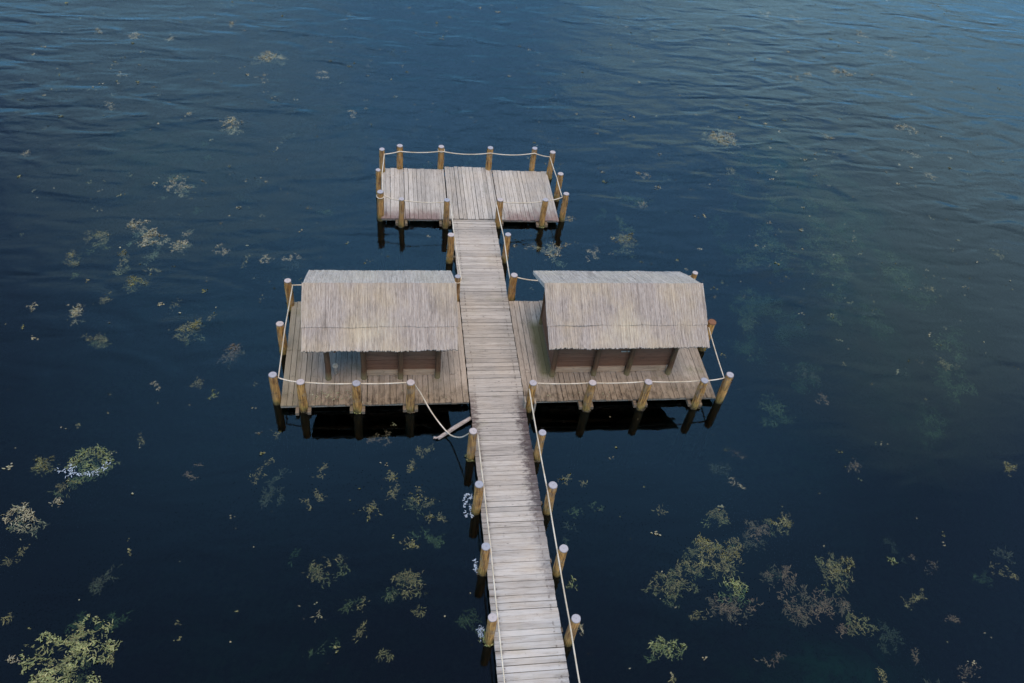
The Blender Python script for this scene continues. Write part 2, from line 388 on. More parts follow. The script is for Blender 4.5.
# ---------------------------------------------------------------- posts
HP = .974
POSTS = {  # name: (x, y, label)
 'F1': (-2.53, 11.81, 'log post at the back left corner of the far platform'),
 'F2': (-1.85, 12.06, 'log post second from the left along the far platform back edge'),
 'F3': (-.25, 12.11, 'log post on the far platform back edge, left end of the raised middle boards'),
 'F4': (1.66, 12.10, 'log post on the far platform back edge, right end of the raised middle boards'),
 'F5': (3.42, 12.14, 'log post on the far platform back edge, next to the right corner'),
 'F6': (4.11, 11.89, 'log post at the back right corner of the far platform'),
 'F7': (-2.67, 10.39, 'log post midway along the left side of the far platform'),
 'F8': (-2.59, 8.99, 'reddish log post at the front left corner of the far platform'),
 'F9': (-1.84, 8.61, 'slim log post on the front of the far platform, left of the walkway'),
 'F10': (-.23, 8.58, 'orange log post where the walkway meets the far platform, left side'),
 'F11': (1.69, 8.64, 'mossy log post where the walkway meets the far platform, right side'),
 'F12': (3.36, 8.70, 'log post on the front of the far platform, right of the walkway'),
 'F13': (4.20, 9.09, 'leaning log post at the front right corner of the far platform'),
 'F14': (4.19, 10.39, 'log post midway along the right side of the far platform'),
 'W1': (-.20, 6.60, 'log post left of the walkway between the huts and the far platform'),
 'W2': (1.75, 6.63, 'log post right of the walkway between the huts and the far platform'),
 'W3': (-.12, 4.42, 'brown post at the back right corner of the left hut platform, rope tied round it'),
 'W4': (1.72, 4.51, 'yellowish log post at the back left corner of the right hut platform'),
 'A1': (-5.40, 4.21, 'log post at the back left corner of the left hut platform'),
 'A2': (-5.47, 2.31, 'log post midway along the left side of the left hut platform'),
 'A3': (-5.49, .31, 'log post at the front left corner of the left hut platform'),
 'A4': (-4.73, .02, 'log post in front of the left hut porch, next to the corner post'),
 'A5': (-3.23, -.06, 'mossy footed log post in the middle of the left hut platform front'),
 'A6': (-1.73, -.06, 'log post where the slack rope starts on the left hut platform front'),
 'B1': (1.72, -.17, 'squat brown post in the corner between walkway and right hut platform'),
 'B2': (3.45, -.20, 'log post in front of the right hut, second from the walkway'),
 'B3': (5.13, -.20, 'log post in front of the right hut, third from the walkway'),
 'B4': (6.84, -.20, 'log post in front of the right hut, next to the leaning corner post'),
 'B5': (7.69, 0.0, 'outermost log post at the front right corner of the right hut platform'),
 'B6': (7.81, 2.25, 'dark topped brown post on the right side of the right hut platform'),
 'B7': (7.93, 4.65, 'pale capped post just showing behind the right hut roof'),
 'L1': (-.12, -1.85, 'log post left of the walkway where the slack rope ends'),
 'R1': (1.74, -1.95, 'log post right of the walkway, nearest to the hut platform'),
 'L2': (-.10, -3.55, 'log post left of the walkway with white froth at its foot'),
 'R2': (1.77, -3.66, 'log post right of the walkway, second down from the hut platform'),
 'L3': (-.09, -5.30, 'log post left of the walkway, third down from the hut platform'),
 'R3': (1.76, -5.45, 'pinkish topped log post right of the walkway, third down from the platform'),
 'L4': (-.10, -7.05, 'orange log post left of the walkway with green weed at its foot'),
 'R4': (1.76, -7.20, 'log post right of the walkway nearest to the viewer'),
}
for k, (x, y, label) in POSTS.items():
    r = .112 if k not in ('F9', 'F7', 'W3', 'B7') else .092
    r *= R.uniform(.94, 1.07)
    if k == 'B6': r = .135
    grp = 'log posts around the platforms' if k[0] in 'FAB' else 'log posts along the walkway'
    t = thing('log_post', (x, y, ZW), label, 'post', grp)
    ax, ay = R.uniform(-.012, .012), R.uniform(-.012, .012)
    hp = HP + R.uniform(-.015, .015)
    n = 12; pts = []; rads = []
    for i in range(n + 1):
        z = -3.0 + 2.4 * i / 4 if i < 4 else -.6 + (hp + .6) * (i - 4) / (n - 4)
        q = max(0, (hp - z)) if z > -1 else hp + 1
        pts.append((x + ax * q + .006 * math.sin(z * 5 + x), y + ay * q + .006 * math.cos(z * 4 + y), z))
        rads.append(r * (1 + .10 * q / 2) * (1 + R.uniform(-.035, .035)))
    pts[-1] = (pts[-1][0], pts[-1][1], hp)
    rads[-1] = r * .94; 
    m = MB(); m.tube(pts, rads, 16, wob=.13); m.build('shaft', M_post, t, smooth=False)
    for poly in bpy.data.objects[-1:] if False else []: pass
    # end-grain top, a thin chamfered disc with its own origin at the centre
    c = MB(); top = Vector(pts[-1])
    cc = []
    for (rr, zz) in ((.985, .001), (.99, .014), (.90, .026), (.35, .030)):
        for j in range(16):
            a = 2 * PI * j / 16; k2 = 1 + .13 * .8 * noise.noise(Vector((math.cos(a) * 1.3 + top.x * 3, math.sin(a) * 1.3 + top.y * 3, top.z * 1.2)))
            c.v.append((math.cos(a) * r * rr * k2, math.sin(a) * r * rr * k2, zz))
    for i in range(3):
        for j in range(16):
            a = i * 16 + j; b = i * 16 + (j + 1) % 16; c.f.append((a, b, b + 16, a + 16)); c.mi.append(0)
    c.f.append(tuple(48 + j for j in range(16))); c.mi.append(0)
    o = c.build('post_top', M_cap, None); o.parent = t; o.location = top - Vector(t.location)
    if k == 'B6': o.data.materials[0] = M_wall
    if k == 'B1':
        m = MB(); m.box(x - .17, x - .125, y - .13, y + .10, -.5, .30, .006); m.box(x + .125, x + .17, y - .13, y + .10, -.5, .22, .006)
        m.build('side_board', M_pale, t)
    if k in ('A5', 'A6', 'A4', 'B2', 'B3', 'B4', 'F12', 'F10', 'F9', 'L1', 'R1', 'L3', 'L4'):
        m = MB()
        for q in range(60):
            a = R.uniform(0, 2 * PI); rr = r * R.uniform(1.02, 1.35); zz = ZW + abs(R.gauss(0, .035)) + .005
            s = R.uniform(.015, .045); c0 = Vector((x + ax * 1.2 + rr * math.cos(a), y + ay * 1.2 + rr * math.sin(a), zz))
            b = len(m.v)
            for _ in range(4): m.v.append(tuple(c0 + Vector((R.uniform(-s, s), R.uniform(-s, s), R.uniform(0, s)))))
            m.f += [(b, b + 1, b + 2), (b, b + 2, b + 3), (b + 1, b + 3, b + 2)]; m.mi += [0] * 3
        m.build('moss_collar', M_weedy if k in ('A5', 'L1', 'L4', 'F12') else M_brown, t)

# ---------------------------------------------------------------- ropes
def P(k, dx=0, dy=0, z=HP - .14):
    x, y, _ = POSTS[k]; return Vector((x + dx, y + dy, z + R.uniform(-.015, .015)))
def rope(name, pts, sags, label, rad=.019):
    line = []
    for i in range(len(pts) - 1):
        a, b = pts[i], pts[i + 1]; n = 10
        for j in range(n):
            u = j / n; p = a.lerp(b, u); p.z -= sags[i] * 4 * u * (1 - u)
            line.append(p)
    line.append(pts[-1])
    m = MB(); m.tube(line, rad, 6)
    return tag(m.build(name, M_rope, smooth=True), label, 'rope', 'cream rope railings')
d = .125
def loops(o, keys, z=HP - .14):
    for k in keys:
        x, y, _ = POSTS[k]; m = MB()
        rr = .128 if k not in ('F9', 'F7', 'W3', 'B7') else .106
        ring = [(x + rr * math.cos(a), y + rr * math.sin(a), z - .012 + .02 * math.sin(a)) for a in [2 * PI * i / 20 for i in range(21)]]
        m.tube(ring, .016, 5); m.build('rope_loop', M_rope, o, smooth=True)
o = rope('railing_rope', [P('F10', .06, .1), P('F9', .02, d), P('F8', .1, .08), P('F7', d + .02, 0), P('F1', .09, -.1), P('F2', 0, -d), P('F3', 0, -d), P('F4', 0, -d),
    P('F5', 0, -d), P('F6', -.1, -.09), P('F14', -d, 0), P('F13', -.12, .02), P('F12', 0, d), P('F11', -.06, .12)],
    [.07, .07, .0, .0, .02, .06, .10, .09, .03, .03, .03, .03, .07], 'sagging cream rope around all sides of the far platform')
loops(o, ['F8', 'F3'])
o = rope('railing_rope', [P('F10', d, 0), P('W1', d, 0), P('W3', d, .0)], [.04, .05], 'cream rope left of the walkway from the far platform to the left hut')
loops(o, ['W3'])
rope('railing_rope', [P('F11', -d, 0), P('W2', -d, 0), P('W4', -d, 0)], [.03, .05], 'cream rope right of the walkway from the far platform to the right hut')
m_slack = [P('W3', -.1, .08), Vector((-2.4, 4.5, .7)), P('A1', .1, -.02)]
rope('railing_rope', m_slack, [.1, .02], 'cream rope end showing behind the left hut roof at its left corner')
o = rope('railing_rope', [P('A1', .13, -.05), P('A2', .13, 0), P('A3', .13, .02), P('A4', 0, .13), P('A5', 0, .13), P('A6', 0, .13)],
     [.01, .01, .04, .04, .03], 'taut cream rope along the left and front of the left hut platform')
slack = [P('A6', .10, .06), Vector((-1.45, -.05, .50)), Vector((-1.16, -.45, .16)), Vector((-.86, -.86, -.02)), Vector((-.62, -1.18, -.03)), Vector((-.40, -1.55, .35)), P('L1', -.10, .05)]
# smooth the slack line with Catmull-Rom
sm = []
for i in range(len(slack) - 1):
    p0 = slack[max(0, i - 1)]; p1 = slack[i]; p2 = slack[i + 1]; p3 = slack[min(len(slack) - 1, i + 2)]
    for j in range(8):
        u = j / 8; sm.append(.5 * ((2 * p1) + (p2 - p0) * u + (2 * p0 - 5 * p1 + 4 * p2 - p3) * u * u + (3 * p1 - p0 - 3 * p2 + p3) * u ** 3))
sm.append(slack[-1])
m = MB(); m.tube(sm, .020, 6)
tag(m.build('railing_rope', M_rope, smooth=True), 'slack cream rope hanging low over the water between left hut platform and walkway', 'rope', 'cream rope railings')
rope('railing_rope', [P('W4', .12, .05), Vector((3.6, 4.75, .72)), Vector((5.9, 4.8, .78)), P('B7', -.1, 0)], [.16, .08, .03], 'drooping cream rope behind the right hut')
rope('railing_rope', [P('B7', -.02, -.12), P('B6', -.1, -.1), P('B5', -.13, .02), P('B4', 0, .13), P('B3', 0, .13), P('B2', 0, .13), P('B1', .04, .12)],
     [.02, .03, .03, .04, .04, .04], 'taut cream rope along the right and front of the right hut platform')
end = [Vector((.03, -8.9, .83)), Vector((.03, -11.5, .83))]
rope('railing_rope', [P('L1', d, -.02), P('L2', d, 0), P('L3', d, 0), P('L4', d, 0)] + end, [.04, .03, .03, .03, .02], 'cream rope down the left edge of the near walkway')
end = [Vector((1.63, -8.95, .83)), Vector((1.63, -11.5, .83))]
rope('railing_rope', [P('B1', -.10, -.08), P('R1', -d, 0), P('R2', -d, 0), P('R3', -d, 0), P('R4', -d, 0)] + end, [.03, .03, .03, .03, .03, .02], 'cream rope down the right edge of the near walkway')

# ---------------------------------------------------------------- huts
EY, RY, BY, ZE, ZR = .46, 2.20, 3.90, 1.70, 2.60
def thatch(x0, x1, a, b, th, wid=.03, rag=.03, seg=7):
    """reed layer from a=(y,z) ridge end to b=(y,z) eave end, made of many overlapping reed bundles"""
    m = MB(); A = Vector((0, *a)); B = Vector((0, *b)); L = (B - A); T = L.normalized(); Nn = Vector((0, -T.z, T.y))
    if Nn.z < 0: Nn = -Nn
    x = x0
    while x < x1:
        wd = wid * R.uniform(.7, 1.3); xe = min(x + wd, x1)
        ext = R.uniform(-rag, rag * .4) + .03 * noise.noise(Vector((x * 1.7, 3, a[0]))); dz = R.uniform(-.006, .006); b0 = len(m.v)
        px = 0
        for i in range(seg + 1):
            u = i / seg; p = A + L * u + T * (ext if i == seg else 0)
            und = .022 * noise.noise(Vector((x * 1.1, u * 2.2 + a[0], 5))) + .006 * noise.noise(Vector((x * 6, u * 9, 9)))
            px = .006 * noise.noise(Vector((x * 3, u * 4, 1)))
            e = .004
            for (xx, h) in ((x - e, -th), (x - e, -.006), ((x + xe) / 2, .008), (xe + e, -.006), (xe + e, -th)):
                q = p + Nn * (h + (dz + und if h > -th else 0)); m.v.append((xx + px, q.y, q.z))
        for i in range(seg):
            for j in range(5):
                c = b0 + i * 5 + j; e2 = b0 + i * 5 + (j + 1) % 5
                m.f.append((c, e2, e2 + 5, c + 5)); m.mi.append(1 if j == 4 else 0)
        m.f.append(tuple(b0 + j for j in range(5))); m.f.append(tuple(b0 + seg * 5 + j for j in range(5))[::-1]); m.mi += [0, 0]
        x = xe
    return m
def lerp(a, b, u): return (a[0] + (b[0] - a[0]) * u, a[1] + (b[1] - a[1]) * u)
def hut(x0, x1, posts, rear, wall_x, label, y_wall=1.06):
    t = thing('thatched_hut', ((x0 + x1) / 2, RY, 0), label, 'hut')
    f0, f1, b1 = (RY, ZR), (EY, ZE), (BY, ZE)
    n = (lambda p, h: (p[0], p[1] + h))
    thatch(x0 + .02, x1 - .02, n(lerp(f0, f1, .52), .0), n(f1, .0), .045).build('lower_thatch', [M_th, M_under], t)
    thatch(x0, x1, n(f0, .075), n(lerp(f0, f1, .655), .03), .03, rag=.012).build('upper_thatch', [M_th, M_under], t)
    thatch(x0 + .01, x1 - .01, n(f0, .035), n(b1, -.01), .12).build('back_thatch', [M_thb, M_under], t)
    for k, (y, z, ex) in enumerate(((.84, ZE - .025, .0), (RY, ZR - .16, -.02), (BY - .2, ZE - .03, 0))):
        m = MB(); m.tube([(x0 + .08, y, z), ((x0 + x1) / 2, y, z + .01), (x1 - .04 + ex, y, z)], .055, 10, wob=.15); m.build('purlin', M_sill, t)
    k = 0; xx = x0 + .15
    while xx < x1:
        m = MB()
        m.tube([(xx, EY + .05, ZE - .085), (xx, RY, ZR - .12), ], .03, 6); m.tube([(xx, RY, ZR - .12), (xx, BY - .05, ZE - .085)], .03, 6)
        m.build('rafter', M_hpost, t); xx += .75
    for x in posts + [q + .0 for q in rear]:
        ys = (1.0, 3.28)
        for y in ys:
            m = MB(); m.tube([(x, y, -.03), (x + .01, y, .5), (x, y, 1.0), (x - .01, y, 1.74)], [.088, .08, .078, .075], 12, wob=.14)
            m.build('corner_post' if x in (posts[0], posts[-1]) else 'wall_post', M_hpost, t)
    a, b = wall_x
    def wall(mb, xa, ya, xb, yb, z0, z1, wd=.19):
        z = z0
        while z < z1 - .02:
            h = min(wd * R.uniform(.85, 1.15), z1 - z)
            mb.beam((xa, ya, z + h / 2), (xb, yb, z + h / 2), .045 + R.uniform(0, .014), h - .008); z += h
    for nm, seg in (('front_wall', (a, y_wall + .08, b, y_wall + .08)), ('rear_wall', (a, 3.28, b, 3.28)), ('side_wall', (a, y_wall + .12, a, 3.24)), ('side_wall', (b, y_wall + .12, b, 3.24))):
        m = MB(); wall(m, seg[0], seg[1], seg[2], seg[3], .25, 1.70 if nm != 'side_wall' else 1.74); wo = m.build(nm, M_wall, t)
        if nm == 'front_wall': fw = wo
    px = [q for q in posts if a - .05 <= q <= b + .05]
    for i in range(len(px) - 1):
        m = MB(); m.box(px[i] + .07, px[i + 1] - .07, y_wall + .03, y_wall + .12, .012, .235, .006); m.build('sill_board', M_sill, fw)
    m = MB(); m.box(a, b, 1.2, 3.2, .01, .04); m.build('floor', M_beam, t)
    return fw
hut(-4.70, -.40, [-4.08, -3.06, -2.0, -.91], [], (-3.06, -.91), 'thatched hut on the left platform with an open porch at its left end')
h2 = hut(2.17, 7.01, [2.57, 3.87, 4.93, 6.26], [], (2.57, 6.26), 'thatched hut on the right platform with mossy planks beside its left wall')
m = MB(); m.box(4.60, 4.76, 1.075, 1.10, .90, .93); m.box(4.79, 4.93, 1.075, 1.10, .90, .93); m.build('name_plate', M_rope, h2)

# short capped stub beside the porch post
t = thing('stub_post', (-3.88, 1.22, 0), 'short grey stub with a pale round cap beside the left hut porch post', 'stub post')
m = MB(); m.tube([(-3.88, 1.22, 0), (-3.88, 1.22, .30)], .055, 12, wob=.1); m.build('shaft', M_deck, t)
m = MB(); m.tube([(-3.88, 1.22, .30), (-3.88, 1.22, .335), (-3.88, 1.22, .36)], [.085, .085, .06], 14); m.build('cap', M_rope, t)

# loose timber slanting out from under the platform corner, rope lying over it
m = MB(); m.tube([(-.02, -.52, -.10), (-.45, -.80, -.13), (-.98, -1.16, -.19)], [.055, .06, .05], 8, wob=.3)
for q in range(4): m.tube([(-.95 - R.uniform(0, .05), -1.13, -.17), (-1.10 + R.uniform(-.05, .05), -1.12 - R.uniform(0, .12), -.16)], .02, 5)
tag(m.build('loose_timber', wood('bleached_timber', 'x', (.14, .11, .09), (.38, .33, .295), None, .2, 0)), 'bleached loose timber slanting from the left platform corner over the water', 'timber')

# ---------------------------------------------------------------- weeds
def ribbon(m, rnd, x, y, z, th, L, wd, k=4):
    cur = rnd.gauss(0, .4); b = len(m.v)
    for i in range(k + 1):
        w2 = wd * (1 - (2 * i / k - 1) ** 2 * .75) * .5
        nx, ny = -math.sin(th), math.cos(th); tilt = rnd.uniform(-.6, .6) * w2
        m.v.append((x + nx * w2, y + ny * w2, z + tilt)); m.v.append((x - nx * w2, y - ny * w2, z - tilt))
        x += math.cos(th) * L / k; y += math.sin(th) * L / k; th += cur + rnd.gauss(0, .3); z += rnd.uniform(-.010, .009)
    for i in range(k):
        q = b + 2 * i; m.f.append((q, q + 1, q + 3, q + 2)); m.mi.append(0)
def leaf(m, rnd, x, y, z, s):
    th = rnd.uniform(0, 2 * PI); b = len(m.v); k = 5
    m.v.append((x, y, z + s * rnd.uniform(.0, .5)))
    for i in range(k):
        q = th + 2 * PI * i / k; rr = s * rnd.uniform(.3, 1.15)
        m.v.append((x + rr * math.cos(q), y + rr * math.sin(q) * .7, z + rnd.uniform(-.5, .5) * s))
    for i in range(k): m.f.append((b, b + 1 + i, b + 1 + (i + 1) % k)); m.mi.append(0)
def mat(m, cx, cy, rx, ry, ang, z0, den=1.0, seed=0, size=1.0, leafy=.35, sink=.10, spread=.040):
    """a mat of pondweed: wandering runners that curl inside a ragged outline, each dressed with short ribbons and leaves"""
    rnd = random.Random(seed * 13 + 1); ca, sa = math.cos(ang), math.sin(ang)
    area = rx * ry; runs = int(5 + area * 30 * den); step = .035
    # a few off-centre lobes make the outline uneven
    lobes = [(rnd.uniform(-.62, .62), rnd.uniform(-.55, .55), rnd.uniform(.35, .62)) for _ in range(4 + int(area * 2))]
    for q in range(runs):
        u, v, lr = rnd.choice(lobes); a = rnd.uniform(0, 2 * PI); r = lr * math.sqrt(rnd.random())
        lx, ly = (u + r * math.cos(a)) * rx, (v + r * math.sin(a)) * ry
        th = rnd.uniform(0, 2 * PI); turn = rnd.gauss(0, .22); n = int(rnd.uniform(.35, 1.1) * math.sqrt(area) * 1.6 / step) + 3
        dz = .012 - sink * rnd.random() ** 3; sc = rnd.uniform(.5, 1.3)
        for i in range(n):
            rr = math.hypot(lx / rx, ly / ry)
            if rr > 1.05: break
            x, y = cx + lx * ca - ly * sa, cy + lx * sa + ly * ca
            if noise.noise(Vector((x * 9, y * 9, seed * .3))) > -.22:
                for _ in range(rnd.choice((1, 2, 3, 4))):
                    o1, o2 = rnd.gauss(0, spread * sc), rnd.gauss(0, spread * sc)
                    if rnd.random() > leafy: ribbon(m, rnd, x + o1, y + o2, z0 + dz + rnd.uniform(-.015, .005), th + ang + rnd.gauss(0, .7), .10 * size * rnd.uniform(.4, 1.3), .015 * size * rnd.uniform(.6, 1.5))
                    else: leaf(m, rnd, x + o1, y + o2, z0 + dz + rnd.uniform(-.005, .015), .020 * size * rnd.uniform(.5, 1.4))
            lx += step * math.cos(th); ly += step * math.sin(th); th += turn * .35 + rnd.gauss(0, .25)
            if rr > .8: th += .25
SURF = ZW + .012
#WEEDS#
WEEDS = [
    (-9.31, -6.76, 0.93, 0.83, -0.07, 'big', 0, 1, 'large yellow-green weed mat in the near left corner of the lake'),
    (-10.06, -1.55, 0.44, 0.41, 0.33, 'green', 0, 1, 'bright green weed clump edged with white froth'),
    (-11.24, -1.57, 0.24, 0.2, -0.04, 'olive', 0.01, 1, 'small olive weed tuft just left of the frothy green clump'),
    (-10.48, -2.19, 0.28, 0.18, -0.25, 'olive', 0.01, 1, 'olive weed tuft just below the frothy green clump'),
    (-11.32, -3.17, 0.41, 0.27, 0.13, 'pale', 0, 1, 'pale weed mat at the left edge below the frothy clump'),
    (-10.92, 8.49, 0.5, 0.26, 1.44, 'pale', 0, 1, 'yellowish weed tuft above the round pale mat on the left'),
    (-10.23, 7.62, 0.35, 0.54, 0.01, 'pale', 0, 1.1, 'round pale weed mat left of the far platform'),
    (-9.34, 7.31, 0.9, 0.16, 1.46, 'pale', 0.01, 0.9, 'long narrow weed streak right of the round pale mat'),
    (-12.23, 7.86, 0.44, 0.24, 0.02, 'olive', 0.03, 0.8, 'arched faint weed strip left of the yellowish tuft'),
    (-12.42, 6.7, 0.27, 0.37, 0.32, 'olive', 0.03, 0.8, 'olive weed patch lowest of the arched group on the left'),
    (-11.05, 6.66, 0.43, 0.16, 1.44, 'olive', 0.02, 0.8, 'thin olive weed wisp below the yellowish tuft'),
    (-10.34, 5.61, 0.26, 0.27, 0.59, 'olive', 0.01, 0.9, 'oval weed patch below the round pale mat'),
    (-8.45, 3.42, 0.46, 0.31, 0.31, 'olive', 0, 1, 'wide olive weed mat left of the left hut platform'),
    (-11.88, 4.16, 0.38, 0.15, 1.37, 'pale', 0, 0.9, 'tilted pale weed tuft alone near the left edge'),
    (-11.0, 2.98, 0.23, 0.25, 1.06, 'olive', 0.04, 0.8, 'dim weed tuft left of the wide olive mat'),
    (-6.99, 2.34, 0.25, 0.27, -0.02, 'brown', 0.02, 0.8, 'brownish weed ball just left of the left hut platform'),
    (-8.63, 15.46, 0.38, 0.44, 0.57, 'pale', 0, 1, 'pale weed patch in the open water above the round mat'),
    (-7.73, 21.38, 0.61, 0.43, 0.4, 'pale', 0, 1, 'pale weed streak near the top of the lake'),
    (-10.0, 11.05, 0.49, 0.38, 0.36, 'pale', 0.02, 0.8, 'curved pale weed strip above the yellowish tuft'),
    (-1.97, -5.46, 0.36, 0.29, 0.42, 'olive', 0.05, 1, 'roundish olive weed mat left of the near walkway'),
    (-3.95, -4.97, 0.49, 0.18, 0.39, 'olive', 0.08, 0.9, 'long dim weed streak below the left hut platform'),
    (-1.55, -2.99, 0.24, 0.19, 0.74, 'olive', 0.02, 0.8, 'hooked weed wisp below the slack rope'),
    (12.56, 15.45, 0.58, 0.66, 0.05, 'pale', 0.0, 1.1, 'lone round grey-white weed mat right of the far platform'),
    (3.65, 7.41, 0.48, 0.35, 0.27, 'pale', 0, 0.9, 'pale weed tangle below the far platform right corner post'),
    (6.44, 7.92, 0.37, 0.39, 0.01, 'olive', 0.02, 0.9, 'spiky weed tuft above the right hut'),
    (6.14, -5.07, 0.6, 0.46, 0.12, 'olive', 0.02, 1.1, 'biggest swirling weed mat in the near right water'),
    (4.8, -5.73, 0.66, 0.32, 0.36, 'olive', 0.05, 0.9, 'weed mat joined to the left of the biggest swirling mat'),
    (6.31, -6.09, 0.36, 0.18, 0.11, 'green', 0, 0.9, 'green weed streak under the biggest swirling mat'),
    (6.03, -6.53, 0.57, 0.23, -0.06, 'brown', 0.06, 0.8, 'brown weed ring below the green streak'),
    (9.19, -5.85, 0.5, 0.37, 0.11, 'olive', 0.01, 1, 'yellowish weed mat right of the swirling mats'),
    (8.17, -6.64, 0.77, 0.33, -0.15, 'brown', 0.06, 1, 'wide brown weed bed below the yellowish mat'),
    (9.26, -7.19, 0.37, 0.2, 0.44, 'olive', 0.04, 0.9, 'small olive weed mat at the right end of the brown bed'),
    (4.14, -7.47, 0.35, 0.16, 0.1, 'green', 0, 1, 'bright green weed tuft alone below the swirling mats'),
    (8.17, -4.27, 0.22, 0.26, -1.08, 'olive', 0.02, 0.9, 'small slanted weed tuft above the yellowish mat'),
    (7.54, -4.33, 0.53, 0.23, 0.83, 'brown', 0.08, 0.7, 'brown weed wisp above the swirling mats'),
    (6.48, -3.97, 0.24, 0.19, -0.05, 'olive', 0.08, 0.8, 'faint round weed tuft above the biggest swirling mat'),
    (7.6, -5.81, 0.37, 0.22, 0.11, 'brown', 0.07, 0.8, 'brown weed tuft between the two biggest right mats'),
]
